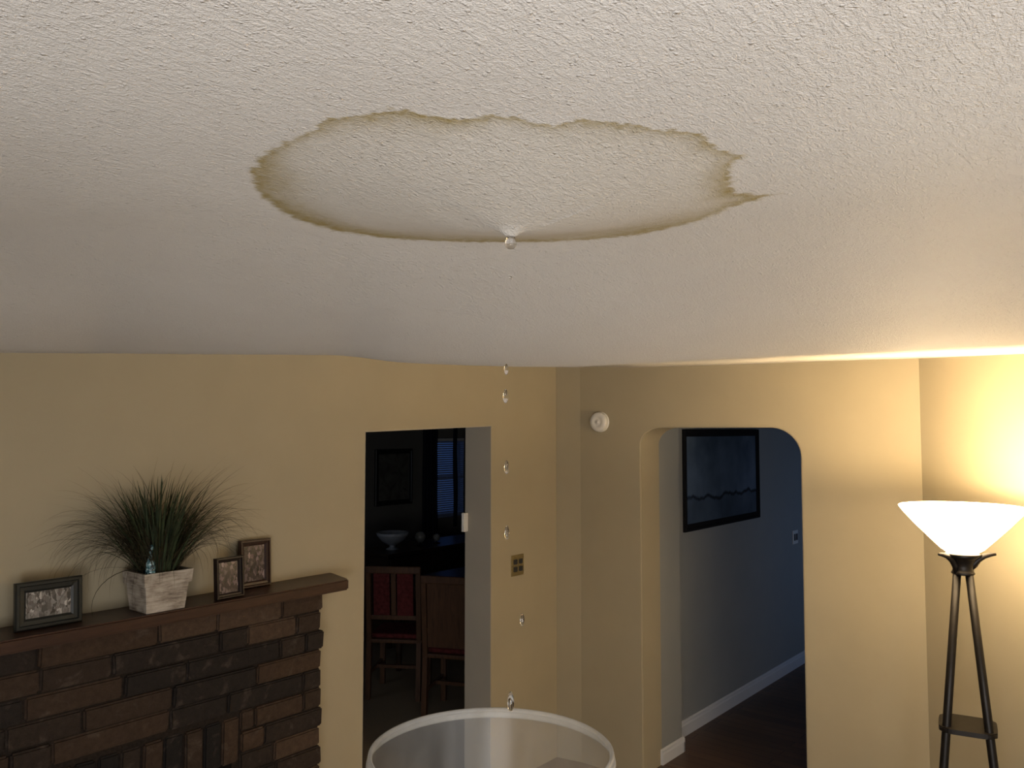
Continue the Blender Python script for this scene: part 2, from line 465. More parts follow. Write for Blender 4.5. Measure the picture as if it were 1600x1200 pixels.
box(bm, 2.9, 4.4, -5.28, -5.08, 0, 0.7); box(bm, 2.9, 4.4, -5.28, -5.08, 2.0, WT)
struct('wall_back', bm, m_wall)
bm = bmesh.new(); box(bm, -4.0, 5.2, -5.5, 5.2, -0.1, 0.0); struct('floor', bm, m_carpet)

m_glass = bpy.data.materials.new('window_glass'); m_glass.use_nodes = True
nt = m_glass.node_tree; nt.nodes.clear()
o_ = nt.nodes.new('ShaderNodeOutputMaterial'); tr = nt.nodes.new('ShaderNodeBsdfTransparent'); gl = nt.nodes.new('ShaderNodeBsdfGlossy'); mxs = nt.nodes.new('ShaderNodeMixShader')
gl.inputs['Roughness'].default_value = 0.02; mxs.inputs[0].default_value = 0.06
nt.links.new(tr.outputs[0], mxs.inputs[1]); nt.links.new(gl.outputs[0], mxs.inputs[2]); nt.links.new(mxs.outputs[0], o_.inputs[0])

def window(name, axis, c, a0, a1, z0, z1, bars=1):
    """framed window in a wall; axis = the axis along the wall"""
    def B(bm, u0, u1, w0, w1, zz0, zz1):
        if axis == 'x': box(bm, u0, u1, c + w0, c + w1, zz0, zz1)
        else: box(bm, c + w0, c + w1, u0, u1, zz0, zz1)
    bm = bmesh.new(); t = 0.045
    B(bm, a0, a0 + t, -.03, .03, z0, z1); B(bm, a1 - t, a1, -.03, .03, z0, z1); B(bm, a0 + t, a1 - t, -.03, .03, z0, z0 + t); B(bm, a0 + t, a1 - t, -.03, .03, z1 - t, z1)
    B(bm, a0 + t, a1 - t, -.02, .02, (z0 + z1) / 2 - .02, (z0 + z1) / 2 + .02)
    for k in range(1, bars + 1):
        m_ = a0 + (a1 - a0) * k / (bars + 1); B(bm, m_ - .02, m_ + .02, -.025, .025, z0 + t, z1 - t)
    w = struct(name, bm, m_white)
    bm = bmesh.new(); B(bm, a0 + t, a1 - t, -.004, .004, z0 + t, z1 - t); obj('pane', bm, m_glass, w)
    return w
window('window_1', 'x', -5.15, 2.9, 4.4, 0.7, 2.0)
window('window_2', 'y', SX + 0.09, -4.8, -3.3, 0.7, 2.0)

# ------------------------------------------------------------------ hall behind the arch
HX = 0.485
bm = bmesh.new()
prism(bm, [(AL, 0.22), (AL, 0.478), (HX, 0.478), (HX, 5.0), (0.2, 5.0), (0.2, 0.22)], 'z', 0, WT)
struct('wall_hall_left', bm, m_hall)
bm = bmesh.new()
box(bm, 2.2, 2.35, 0.22, 2.45, 0, WT); box(bm, 2.2, 2.35, 3.95, 5.0, 0, WT); box(bm, 2.2, 2.35, 2.45, 3.95, 0, .5); box(bm, 2.2, 2.35, 2.45, 3.95, 1.8, WT)
struct('wall_hall_right', bm, m_hall)
bm = bmesh.new(); box(bm, 0.2, 2.35, 5.0, 5.15, 0, WT); struct('wall_hall_far', bm, m_hall)
bm = bmesh.new(); box(bm, 0.2, 2.35, 0.22, 5.15, 2.46, 2.6); struct('ceiling_hall', bm, m_plain_ceil)
window('window_3', 'y', 2.27, 2.45, 3.95, 0.5, 1.8)
FH = 0.03
bm = bmesh.new(); box(bm, AL, AR, 0.0, 0.22, 0.0, FH - 0.002, 0.0); box(bm, HX, 2.2, 0.22, 5.0, 0.0, FH, 0.0); struct('floor_hall', bm, m_floor)
def base_prof(h=0.095, t=0.016):
    return [(0, 0), (t, 0), (t, h - 0.03), (t * 0.75, h - 0.02), (t * 0.7, h - 0.008), (t * 0.3, h), (0, h)]
def baseboard(name, a, b, z=0.0, h=0.095):
    """runs from a to b; the room is on the left of a->b"""
    a = Vector((*a, z)); b = Vector((*b, z)); d = (b - a).normalized(); n = Vector((-d.y, d.x, 0))
    bm = bmesh.new(); pr = base_prof(h)
    A = [bm.verts.new(a + n * p[0] + Vector((0, 0, p[1]))) for p in pr]; B = [bm.verts.new(b + n * p[0] + Vector((0, 0, p[1]))) for p in pr]
    k = len(pr)
    bm.faces.new(A); bm.faces.new(B[::-1])
    for i in range(k): bm.faces.new([A[i], A[(i + 1) % k], B[(i + 1) % k], B[i]])
    return struct(name, bm, m_white)
baseboard('baseboard_hall', (HX, 5.0), (HX, 0.478), FH, 0.10)
baseboard('baseboard_hall_end', (AL, 0.494), (AL, 0.205), FH, 0.09)
baseboard('baseboard_hall_return', (HX, 0.478), (AL + 0.016, 0.478), FH, 0.09)
baseboard('baseboard_left', (0, -3.76), (0, -5.08))
baseboard('baseboard_front_right', (CORN[0], 0), (AR, 0))
baseboard('baseboard_right', RE, CORN)

# ------------------------------------------------------------------ dining room behind the doorway
bm = bmesh.new()
WY0, WY1, WZ0, WZ1 = 2.66, 3.34, 1.0, 1.95
box(bm, -4.0, -3.8, -3.0, WY0, 0, WT); box(bm, -4.0, -3.8, WY1, 3.9, 0, WT); box(bm, -4.0, -3.8, WY0, WY1, 0, WZ0); box(bm, -4.0, -3.8, WY0, WY1, WZ1, WT)
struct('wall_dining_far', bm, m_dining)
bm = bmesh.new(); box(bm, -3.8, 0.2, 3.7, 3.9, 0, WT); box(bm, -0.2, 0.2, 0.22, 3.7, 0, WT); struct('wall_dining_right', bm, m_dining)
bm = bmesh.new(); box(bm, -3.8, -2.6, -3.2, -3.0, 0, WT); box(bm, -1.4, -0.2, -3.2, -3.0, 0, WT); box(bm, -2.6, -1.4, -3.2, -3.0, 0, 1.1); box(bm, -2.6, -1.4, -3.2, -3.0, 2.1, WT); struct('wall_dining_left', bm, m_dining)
window('added_window_5', 'x', -3.05, -2.6, -1.4, 1.1, 2.1)  # unseen window, added as an opening for the dining fill light
bm = bmesh.new(); box(bm, -4.0, -0.2, -3.2, 3.9, 2.46, 2.6); struct('ceiling_dining', bm, m_plain_ceil)
window('window_4', 'y', -3.87, WY0, WY1, WZ0, WZ1, 0)

# ================================================================== fireplace
# brickwork: each brick shaped, random tone, one mesh
m_mortar = M('dark_mortar', (0.022, 0.017, 0.014), 0.95, spec=0.1)
v = coords(m_mortar); speckle(m_mortar, (0.022, 0.017, 0.014), 0.3, 90, v); bump(m_mortar, noise_tex(m_mortar, v, 200), 0.5, 0.003)
m_brick = M('weathered_brick', rough=0.8, spec=0.25)
ba = N(m_brick, 'ShaderNodeAttribute', attribute_name='tone', attribute_type='GEOMETRY')
v = coords(m_brick)
bc = ramp(m_brick, ba.outputs['Fac'], [(0.0, (0.010, 0.009, 0.009)), (0.2, (0.024, 0.018, 0.015)), (0.42, (0.040, 0.026, 0.018)), (0.65, (0.062, 0.037, 0.023)), (0.85, (0.085, 0.054, 0.036)), (1.0, (0.125, 0.088, 0.066))])
mx = N(m_brick, 'ShaderNodeMix', data_type='RGBA'); L(m_brick, bc, mx.inputs[6]); mx.inputs[7].default_value = (0.12, 0.09, 0.072, 1)
L(m_brick, math_(m_brick, 'MULTIPLY', ramp(m_brick, noise_tex(m_brick, v, 13, 6, 0.65, 0.5), [(0.56, (0, 0, 0)), (0.72, (1, 1, 1))]), 0.55), mx.inputs[0])
mx2 = N(m_brick, 'ShaderNodeMix', data_type='RGBA', blend_type='MULTIPLY'); mx2.inputs[0].default_value = 0.8
L(m_brick, mx.outputs[2], mx2.inputs[6]); L(m_brick, ramp(m_brick, noise_tex(m_brick, v, 45, 6, 0.7), [(0.3, (0.5, 0.5, 0.5)), (0.7, (1.1, 1.1, 1.1))]), mx2.inputs[7])
L(m_brick, mx2.outputs[2], PB(m_brick).inputs['Base Color'])
bump(m_brick, math_(m_brick, 'ADD', noise_tex(m_brick, v, 60, 6, 0.7), math_(m_brick, 'MULTIPLY', noise_tex(m_brick, v, 14, 3), 1.0)), 0.7, 0.006)

BF = 0.14                                    # front plane of the brick
YR, YL = -1.975, -3.74                       # right and left edges of the chimney breast
OYR, OYL, OZ = -2.41, -3.30, 0.722           # firebox opening
hearth = empty('brick_fireplace', (BF, (YR + YL) / 2, 0), 'dark weathered brick fireplace front below the wooden mantel', 'fireplace')
H_ = Vector((BF, (YR + YL) / 2, 0))
bm = bmesh.new(); tl = bm.verts.layers.float.new('tone')
rb = random.Random(11)
def brick(y0, y1, z0, z1, tone):
    if y1 - y0 < 0.02: return
    r = bmesh.ops.create_cube(bm, size=1); vs = r['verts']
    j = rb.uniform(-0.007, 0.007)
    for v_ in vs:
        v_.co = Vector((v_.co.x * 0.06 + BF - 0.03 + j - H_.x, (y0 + y1) / 2 + v_.co.y * (y1 - y0) + rb.uniform(-.003, .003) - H_.y, (z0 + z1) / 2 + v_.co.z * (z1 - z0) + rb.uniform(-.002, .002)))
    r2 = bmesh.ops.bevel(bm, geom=list({e for v_ in vs for e in v_.link_edges}), offset=0.007, segments=2, affect='EDGES')
    for v_ in {v_ for f in r2['faces'] for v_ in f.verts} | {v_ for v_ in vs if v_.is_valid}: v_[tl] = tone
pitch = 0.0835; top = 1.336; gap = 0.006
n = 0; zt = top
while zt > 0.02:
    zb = max(zt - pitch, 0.0)
    y = YR + (rb.uniform(-.006, .010))
    opening = zb < OZ + 0.18 - 0.01
    first = True
    spans = [(YL, YR)] if not opening else [(OYR + 0.03, YR), (YL, OYL - 0.03)]
    for (a, b) in spans:
        y = b + rb.uniform(-.008, .012)
        while y > a + 0.03:
            ln = rb.choice([0.24, 0.3, 0.36, 0.42, 0.13, 0.33])
            if first and rb.random() < .5: ln = rb.choice([0.1, .15, 0.22])
            first = False
            y0 = max(a, y - ln)
            if y0 - a < 0.06: y0 = a
            if y0 < a + 1e-6 and (y - a) < 0.03: break
            brick(y0 + gap / 2, y - gap / 2, zb + gap / 2, zt - gap / 2, min(1, max(0, rb.gauss(0.42, 0.24))))
            y = y0
    zt = zb; n += 1
    if zb <= 0: break
# upright (soldier) course over the opening
y = OYR + 0.03
while y > OYL - 0.03:
    w_ = 0.078
    brick(y - w_ + gap / 2, y - gap / 2, OZ, OZ + 0.178, rb.choice([0.05, 0.3, 0.45, 0.6, 0.15, 0.5, 0.75])); y -= w_ + 0.003
obj('brickwork', bm, m_brick, hearth)
bm = bmesh.new()
bx = lambda x0, x1, y0, y1, z0, z1: box(bm, x0 - H_.x, x1 - H_.x, y0 - H_.y, y1 - H_.y, z0, z1)
bx(0.001, BF - 0.014, OYR, YR - .012, 0, top - .002); bx(0.001, BF - 0.014, YL + .012, OYL, 0, top - .002); bx(0.001, BF - 0.014, OYL, OYR, OZ, top - .002)
obj('mortar_bed', bm, m_mortar, hearth)
m_soot = M('sooty_firebox', (0.012, 0.011, 0.010), 0.95, spec=0.1); speckle(m_soot, (0.012, 0.011, 0.010), 0.4)
bm = bmesh.new(); bx(0.001, 0.012, OYL, OYR, 0.001, OZ)
obj('firebox', bm, m_soot, hearth)

# mantel shelf
MT, MB_, MD = 1.384, 1.338, 0.212
bm = bmesh.new()
prism(bm, [(0.001, -3.86), (MD, -3.9), (MD, -1.895), (MD - 0.02, -1.878), (0.02, -1.828), (0.001, -1.828)], 'z', MB_, MT)
bmesh.ops.bevel(bm, geom=bm.edges[:], offset=0.006, segments=3, affect='EDGES')
mant = obj('mantel_shelf', bm, m_mantel); tag(mant, 'red-brown wooden mantel shelf along the top of the brick fireplace', 'mantel')

# ------------------------------------------------------------------ photo frames
def photo_mat(name, kind, sc=1.0):
    m = M(name, rough=0.25, spec=0.5)
    v = coords(m, (1, 1, 0.6))
    vo = N(m, 'ShaderNodeTexVoronoi'); vo.inputs['Scale'].default_value = 105 * sc
    nn = N(m, 'ShaderNodeTexNoise'); nn.inputs['Scale'].default_value = 70; nn.inputs['Detail'].default_value = 4; L(m, v, nn.inputs['Vector'])
    va = N(m, 'ShaderNodeVectorMath', operation='MULTIPLY_ADD'); L(m, nn.outputs['Color'], va.inputs[0]); va.inputs[1].default_value = (.03, .03, .03); L(m, v, va.inputs[2])
    L(m, va.outputs[0], vo.inputs['Vector'])
    sepc = N(m, 'ShaderNodeSeparateColor'); L(m, vo.outputs['Color'], sepc.inputs[0])
    if kind == 'grey':
        st = [(0.0, (0.05, 0.045, 0.04)), (0.3, (0.14, 0.13, 0.12)), (0.55, (0.27, 0.26, 0.25)), (0.8, (0.12, 0.10, 0.09)), (1.0, (0.5, 0.48, 0.46))]
    else:
        st = [(0.0, (0.012, 0.008, 0.010)), (0.45, (0.035, 0.02, 0.024)), (0.65, (0.15, 0.10, 0.11)), (0.75, (0.03, 0.02, 0.022)), (1.0, (0.30, 0.22, 0.23))]
    L(m, ramp(m, sepc.outputs[0], st), PB(m).inputs['Base Color']); return m
m_black = M('black_frame_lacquer', (0.014, 0.016, 0.015), 0.35, spec=0.5); speckle(m_black, (0.014, 0.016, 0.015), 0.2)
m_dkbrown = wood('dark_brown_frame_wood', (0.009, 0.006, 0.006), (0.018, 0.010, 0.009), 0.35)
m_redbrown = wood('reddish_frame_wood', (0.02, 0.010, 0.008), (0.05, 0.021, 0.014), 0.35)
m_photo_g = photo_mat('grey_group_photograph', 'grey')
m_photo_c = photo_mat('purple_toned_photograph', 'col', 0.85)

def frame_bm(w, h, b, t, step=True):
    """picture frame in the local xz... built in the YZ plane, front facing +x, base at z=0"""
    bm = bmesh.new()
    prof = [(0, 0), (t * 0.75, 0), (t, b * 0.12), (t, b * 0.35), (t * 0.7, b * 0.45), (t * 0.62, b * 0.8), (t * 0.35, b), (0, b)] if step else [(0, 0), (t, 0), (t, b), (0, b)]
    cs = [(-w / 2, 0, 1, 1), (w / 2, 0, -1, 1), (w / 2, h, -1, -1), (-w / 2, h, 1, -1)]
    rings = []
    for (y, z, sy, sz) in cs:
        rings.append([bm.verts.new((p[0], y + sy * p[1], z + sz * p[1])) for p in prof])
    k = len(prof)
    for i in range(4):
        a, b_ = rings[i], rings[(i + 1) % 4]
        for j in range(k): bm.faces.new([a[j], a[(j + 1) % k], b_[(j + 1) % k], b_[j]])
    return bm
def photo_frame(name, loc, w, h, b, t, fm, pm, label, cat, rz=0, lean=0.0, stand=True, group=None, bz=None, backm=None):
    e = empty(name, loc, label, cat, group, rz); e.rotation_euler = (0, -lean, rz)
    obj('frame', frame_bm(w, h, b, t), fm, e)
    bm = bmesh.new(); box(bm, t * 0.12, t * 0.3, -w / 2 + b * .7, w / 2 - b * .7, b * .7, h - b * .7); obj('photograph', bm, pm, e)
    bm = bmesh.new(); box(bm, -0.003, t * 0.12, -w / 2 + .002, w / 2 - .002, 0.002, h - .002); obj('backing_board', bm, m_black, e)
    if stand:
        bm = bmesh.new(); prism(bm, [(-0.003, h * 0.65), (-0.003, h * .55), (-0.040, 0.002), (-0.046, 0.002)], 'y', -0.015, 0.015); obj('easel_back', bm, m_black, e)
    return e
photo_frame('photo_frame', (0.112, -3.113, MT + 0.0005), 0.215, 0.158, 0.036, 0.018, m_black, m_photo_g,
            'black landscape photo frame with grey group photo, left of the potted grass', 'photo frame', lean=0.06)
photo_frame('photo_frame', (0.155, -2.458, MT + 0.0005), 0.125, 0.160, 0.020, 0.022, m_dkbrown, m_photo_c,
            'dark brown portrait photo frame standing in front of the taller frame on the mantel', 'photo frame', lean=0.07, rz=0.04)
photo_frame('photo_frame', (0.035, -2.262, MT + 0.0005), 0.150, 0.200, 0.026, 0.022, m_redbrown, m_photo_c,
            'reddish-brown photo frame against the wall, partly behind the dark portrait frame', 'photo frame', lean=0.04)

# ------------------------------------------------------------------ potted grass
m_pot = M('whitewashed_wood', (0.4, 0.36, 0.32), 0.8, spec=0.2)
v = coords(m_pot, (3, 3, 30))
f1 = noise_tex(m_pot, v, 3.5, 8, 0.7, 0.4)
v2 = coords(m_pot); f2 = noise_tex(m_pot, v2, 22, 4)
L(m_pot, ramp(m_pot, math_(m_pot, 'ADD', math_(m_pot, 'MULTIPLY', f1, .6), math_(m_pot, 'MULTIPLY', f2, .4)), [(0.36, (0.15, 0.12, 0.10)), (0.50, (0.36, 0.32, 0.27)), (0.66, (0.54, 0.49, 0.44))]), PB(m_pot).inputs['Base Color'])
bump(m_pot, f1, 0.4, 0.003)
m_soil = M('dark_soil', (0.03, 0.022, 0.016), 0.95); speckle(m_soil, (0.03, 0.022, 0.016), 0.5, 120)
def leafmat(name, a, b):
    m = M(name, a, 0.6, spec=0.3); f = noise_tex(m, coords(m, (1, 1, 0.4)), 40, 3)
    z = N(m, 'ShaderNodeTexCoord'); L(m, ramp(m, f, [(0.35, a), (0.65, b)]), PB(m).inputs['Base Color']); return m
m_leaf = leafmat('dark_green_blades', (0.018, 0.030, 0.013), (0.045, 0.062, 0.028))
m_wisp = leafmat('brown_green_wisps', (0.018, 0.016, 0.008), (0.042, 0.034, 0.018))
PX, PY = 0.132, -2.738
plant = empty('potted_grass', (PX, PY, MT + 0.0005), 'bushy ornamental grass in a whitewashed square wooden planter on the mantel', 'potted plant')
def taper_box(bm, w0, d0, w1, d1, z0, z1, th=0.008):
    def ringv(w, d, z): return [bm.verts.new((sx * w / 2, sy * d / 2, z)) for sx, sy in ((-1, -1), (1, -1), (1, 1), (-1, 1))]
    o0, o1, i1, i0 = ringv(w0, d0, z0), ringv(w1, d1, z1), ringv(w1 - 2 * th, d1 - 2 * th, z1), ringv(w0 - 2 * th, d0 - 2 * th, z0 + th)
    for a, b in ((o0, o1), (o1, i1), (i1, i0)):
        for k in range(4): bm.faces.new([a[k], a[(k + 1) % 4], b[(k + 1) % 4], b[k]])
    bm.faces.new(o0[::-1]); bm.faces.new(i0)
bm = bmesh.new(); taper_box(bm, 0.128, 0.148, 0.150, 0.172, 0.0, 0.118); bmesh.ops.bevel(bm, geom=bm.edges[:], offset=0.0015, segments=1, affect='EDGES'); obj('planter', bm, m_pot, plant)
bm = bmesh.new()
def ringv(w, d, z): return [bm.verts.new((sx * w / 2, sy * d / 2, z)) for sx, sy in ((-1, -1), (1, -1), (1, 1), (-1, 1))]
rs = [ringv(0.1485, .1705, .098), ringv(.160, .182, .098), ringv(.168, .190, .146), ringv(.150, .172, .146), ringv(.149, .171, .12)]
for a, b in zip(rs, rs[1:] + rs[:1]):
    for k in range(4): bm.faces.new([a[k], a[(k + 1) % 4], b[(k + 1) % 4], b[k]])
obj('planter_rim', bm, m_pot, plant)
bm = bmesh.new(); box(bm, -0.070, 0.070, -0.080, 0.080, 0.10, 0.128); obj('soil', bm, m_soil, plant)
rg = random.Random(5)
def blade(bm, base, azim, length, lean, droop, w, n=10, lim=True):
    """curved tapering V-section blade"""
    pts = []; p = Vector(base); el = pi / 2 - lean; dz = azim
    hd = Vector((cos(azim), sin(azim), 0))
    st = length / n
    for i in range(n + 1):
        pts.append(p.copy())
        el -= droop / n * (0.4 + 1.6 * i / n)
        p = p + hd * cos(el) * st + Vector((0, 0, 1)) * sin(el) * st
    side = Vector((-sin(azim), cos(azim), 0))
    tw = rg.uniform(-.7, .7)
    rows = []
    for i, q_ in enumerate(pts):
        t = i / n; ww = w * (min(1, 0.55 + t * 3) * (1 - t) ** 0.7 + 0.04)
        if lim and q_.x + PX < 0.012: q_.x = 0.012 - PX + rg.uniform(0, .004)
        if q_.z < 0.006: q_.z = 0.006
        d_ = (pts[min(i + 1, n)] - pts[max(i - 1, 0)])
        nrm = d_.cross(side); nrm = nrm.normalized() if nrm.length > 1e-6 else Vector((0, 0, 1))
        sd_ = (side * cos(tw) + nrm * sin(tw))
        rows.append([bm.verts.new(q_ - sd_ * ww), bm.verts.new(q_ + nrm * ww * 0.35), bm.verts.new(q_ + sd_ * ww)])
    for a, b in zip(rows, rows[1:]):
        bm.faces.new([a[0], a[1], b[1], b[0]]); bm.faces.new([a[1], a[2], b[2], b[1]])
bm = bmesh.new()
for i in range(210):
    a = rg.uniform(0, 2 * pi); r = rg.uniform(0, 0.05)
    lean = abs(rg.gauss(0, 0.30)) + r * 3
    blade(bm, (r * cos(a), r * sin(a) * 1.2, 0.12), a + rg.uniform(-.5, .5), rg.uniform(0.22, 0.40), lean * .8, rg.uniform(0.05, 0.7), rg.uniform(0.0035, 0.0068))
obj('leaf_blades', bm, m_leaf, plant, True)
bm = bmesh.new()
for i in range(560):
    a = rg.uniform(0, 2 * pi); r = rg.uniform(0, 0.06)
    if rg.random() < .5: a = rg.choice([pi / 2, -pi / 2]) + rg.gauss(0, .5)
    blade(bm, (r * cos(a), r * sin(a), 0.12), a, rg.uniform(0.30, 0.52), rg.uniform(0.02, 0.62), rg.uniform(0.6, 2.6), rg.uniform(0.0009, 0.0017), 12)
# a few long stray blades as in the photo
for (a, ln, le, dr_) in [(-1.75, .44, .75, 1.1), (-1.5, .42, 1.0, 2.0), (-1.4, .40, .45, .25), (1.6, .46, .75, 1.0), (1.75, .42, .55, 1.7), (-1.65, .36, 1.0, 2.3), (1.5, .38, .05, .5), (-1.3, .41, .05, .6), (1.9, .20, .9, 2.6), (1.5, .36, .35, .15), (1.45, .34, .45, .2)]:
    blade(bm, (rg.uniform(-.03, .03), rg.uniform(-.03, .03), 0.12), a, ln * 1.1, le, dr_, 0.0024, 14)
obj('wispy_blades', bm, m_wisp, plant, True)
# blue glass finial standing in the planter
m_blue = M('blue_mosaic_glass', (0.05, 0.16, 0.2), 0.12, spec=0.8)
vo = N(m_blue, 'ShaderNodeTexVoronoi'); vo.inputs['Scale'].default_value = 130; L(m_blue, coords(m_blue), vo.inputs['Vector'])
sc_ = N(m_blue, 'ShaderNodeSeparateColor'); L(m_blue, vo.outputs['Color'], sc_.inputs[0])
L(m_blue, ramp(m_blue, sc_.outputs[0], [(0.0, (0.01, 0.03, 0.04)), (0.5, (0.05, 0.14, 0.17)), (0.85, (0.22, 0.38, 0.42)), (1, (0.45, 0.6, 0.62))]), PB(m_blue).inputs['Base Color'])
bump(m_blue, vo.outputs['Distance'], 0.6, 0.003)
orn = empty('glass_ornament', (PX + 0.058, PY - 0.060, MT + 0.129), 'slender blue mosaic glass bottle ornament tucked among the grass in the planter', 'ornament')
bm = bmesh.new(); lathe(bm, [(0, 0), (0.0155, 0), (0.0175, 0.01), (0.0175, 0.035), (0.015, 0.055), (0.008, 0.075), (0.0055, 0.09), (0.0065, 0.097), (0, 0.098)], 24); obj('bottle_body', bm, m_blue, orn, True)
bm = bmesh.new(); lathe(bm, [(0, 0.098), (0.007, 0.101), (0.0095, 0.109), (0.007, 0.118), (0, 0.121)], 20); obj('stopper', bm, m_blue, orn, True)

# ================================================================== things on the walls
# smoke detector
sdx, sdz = 0.322, 2.10
det = empty('smoke_detector', (sdx, 0, sdz), 'round white smoke detector mounted high on the wall left of the arch', 'smoke detector')
def lathe_y(prof, n=40):
    bm = bmesh.new(); lathe(bm, prof, n); bmesh.ops.rotate(bm, verts=bm.verts[:], cent=(0, 0, 0), matrix=Matrix.Rotation(pi / 2, 3, 'X')); return bm
obj('mounting_base', lathe_y([(0, 0.0005), (0.062, 0.0005), (0.064, 0.004), (0.062, 0.009), (0, 0.009)]), m_offwhite, det, True)
obj('cover', lathe_y([(0.0, 0.009), (0.058, 0.009), (0.0605, 0.013), (0.060, 0.030), (0.054, 0.038), (0.03, 0.0405), (0.028, 0.039), (0.012, 0.039), (0.010, 0.0415), (0, 0.0415)]), m_offwhite, det, True)
m_dark = M('dark_slot', (0.03, 0.03, 0.03), 0.6); speckle(m_dark, (.03, .03, .03), .2)
o = obj('test_button', lathe_y([(0.0, 0.0395), (0.008, 0.0395), (0.0075, 0.043), (0, 0.0435)], 20), m_offwhite, det, True)

# brass plate with four dark openings
m_brass = M('aged_brass', (0.36, 0.29, 0.14), 0.4, 0.75); speckle(m_brass, (0.36, 0.29, 0.14), 0.2, 60)
pl = empty('wall_plate', (0, -0.430, 1.243), 'brassy two-gang outlet plate with four dark sockets, low between doorway and corner', 'outlet')
bm = bmesh.new(); box(bm, 0.0005, 0.007, -0.058, 0.058, -0.062, 0.062, 0.003); obj('cover_plate', bm, m_brass, pl)
for sy in (-1, 1):
    for sz in (-1, 1):
        bm = bmesh.new(); box(bm, 0.0062, 0.0095, sy * .025 - .0155, sy * .025 + .0155, sz * .022 - .0145, sz * .022 + .0145, 0.005); r = obj('socket', bm, m_dark, pl)
        bm = bmesh.new()
        for k in (-1, 1): box(bm, 0.0095, 0.0098, sy * .025 + k * .006 - .001, sy * .025 + k * .006 + .001, sz * .022 - .002, sz * .022 + .006)
        obj('slot', bm, m_soot, r)
for sz in (-1, 1):
    for sy in (-1, 1):
        bm = bmesh.new(); box(bm, 0.007, 0.0082, sy * .025 - .002, sy * .025 + .002, sz * .049 - .002, sz * .049 + .002, 0.0006); obj('screw', bm, m_brass, pl)

# little white box on the far edge of the door jamb
d0 = ray(724, 815); kk = (-0.69 - CY) / d0[1]; bz_ = CZ + d0[2] * kk
wb_ = empty('wall_box', (-0.185, -0.671, bz_), 'small white wall box on the inner edge of the doorway jamb', 'wall box')
bm = bmesh.new(); box(bm, -0.014, 0.008, -0.036, -0.0003, -0.058, 0.052, 0.003); obj('housing', bm, m_offwhite, wb_)
bm = bmesh.new(); box(bm, -0.008, 0.002, -0.0385, -0.036, -0.02, 0.02, 0.001); obj('rocker', bm, m_offwhite, wb_)

# hall picture
m_pic = M('dark_blue_print', rough=0.12, spec=0.7)
v = coords(m_pic, (1, 1, 1))
sep = N(m_pic, 'ShaderNodeSeparateXYZ'); L(m_pic, v, sep.inputs[0])
grad = noise_tex(m_pic, v, 2.2, 3)
skyc = ramp(m_pic, grad, [(0.3, (0.055, 0.08, 0.115)), (0.7, (0.14, 0.19, 0.27))])
zb_ = math_(m_pic, 'ADD', math_(m_pic, 'SUBTRACT', sep.outputs[2], 0.22), math_(m_pic, 'MULTIPLY', math_(m_pic, 'SUBTRACT', noise_tex(m_pic, coords(m_pic, (1, 1, 0.1)), 5, 5), 0.5), 0.16))
band = ramp(m_pic, math_(m_pic, 'ABSOLUTE', zb_), [(0.0, (1, 1, 1)), (0.018, (0, 0, 0))])
mx = N(m_pic, 'ShaderNodeMix', data_type='RGBA'); L(m_pic, band, mx.inputs[0]); L(m_pic, skyc, mx.inputs[6]); mx.inputs[7].default_value = (0.012, 0.014, 0.016, 1)
low = ramp(m_pic, zb_, [(0.0, (0.62, 0.62, 0.62)), (0.02, (1, 1, 1))])
mx3 = N(m_pic, 'ShaderNodeMix', data_type='RGBA', blend_type='MULTIPLY'); mx3.inputs[0].default_value = 0.9; L(m_pic, mx.outputs[2], mx3.inputs[6]); L(m_pic, low, mx3.inputs[7])
L(m_pic, mx3.outputs[2], PB(m_pic).inputs['Base Color'])
m_matte = M('matte_black_frame', (0.008, 0.008, 0.009), 0.85, spec=0.1); speckle(m_matte, (0.008, 0.008, 0.009), 0.2)
hp = empty('framed_picture', (HX + 0.002, 1.378, 1.362), 'large black-framed dark blue landscape picture on the hall wall seen through the arch', 'picture')
obj('frame', frame_bm(1.26, 0.692, 0.050, 0.022), m_matte, hp)
bm = bmesh.new(); box(bm, 0.001, 0.008, -0.60, 0.60, 0.03, 0.66); obj('print', bm, m_pic, hp)
# hall thermostat / switch
ht = empty('light_switch', (HX, 2.80, 1.128), 'small pale switch plate on the hall wall near the right edge of the arch', 'light switch')
bm = bmesh.new(); box(bm, 0.0005, 0.006, -0.058, 0.058, -0.058, 0.058, 0.002); obj('switch_plate', bm, m_offwhite, ht)
for k in (-1, 1):
    bm = bmesh.new(); box(bm, 0.006, 0.012, k * .024 - .013, k * .024 + .013, -0.028, 0.028, 0.002); obj('switch_toggle', bm, m_dark, ht)

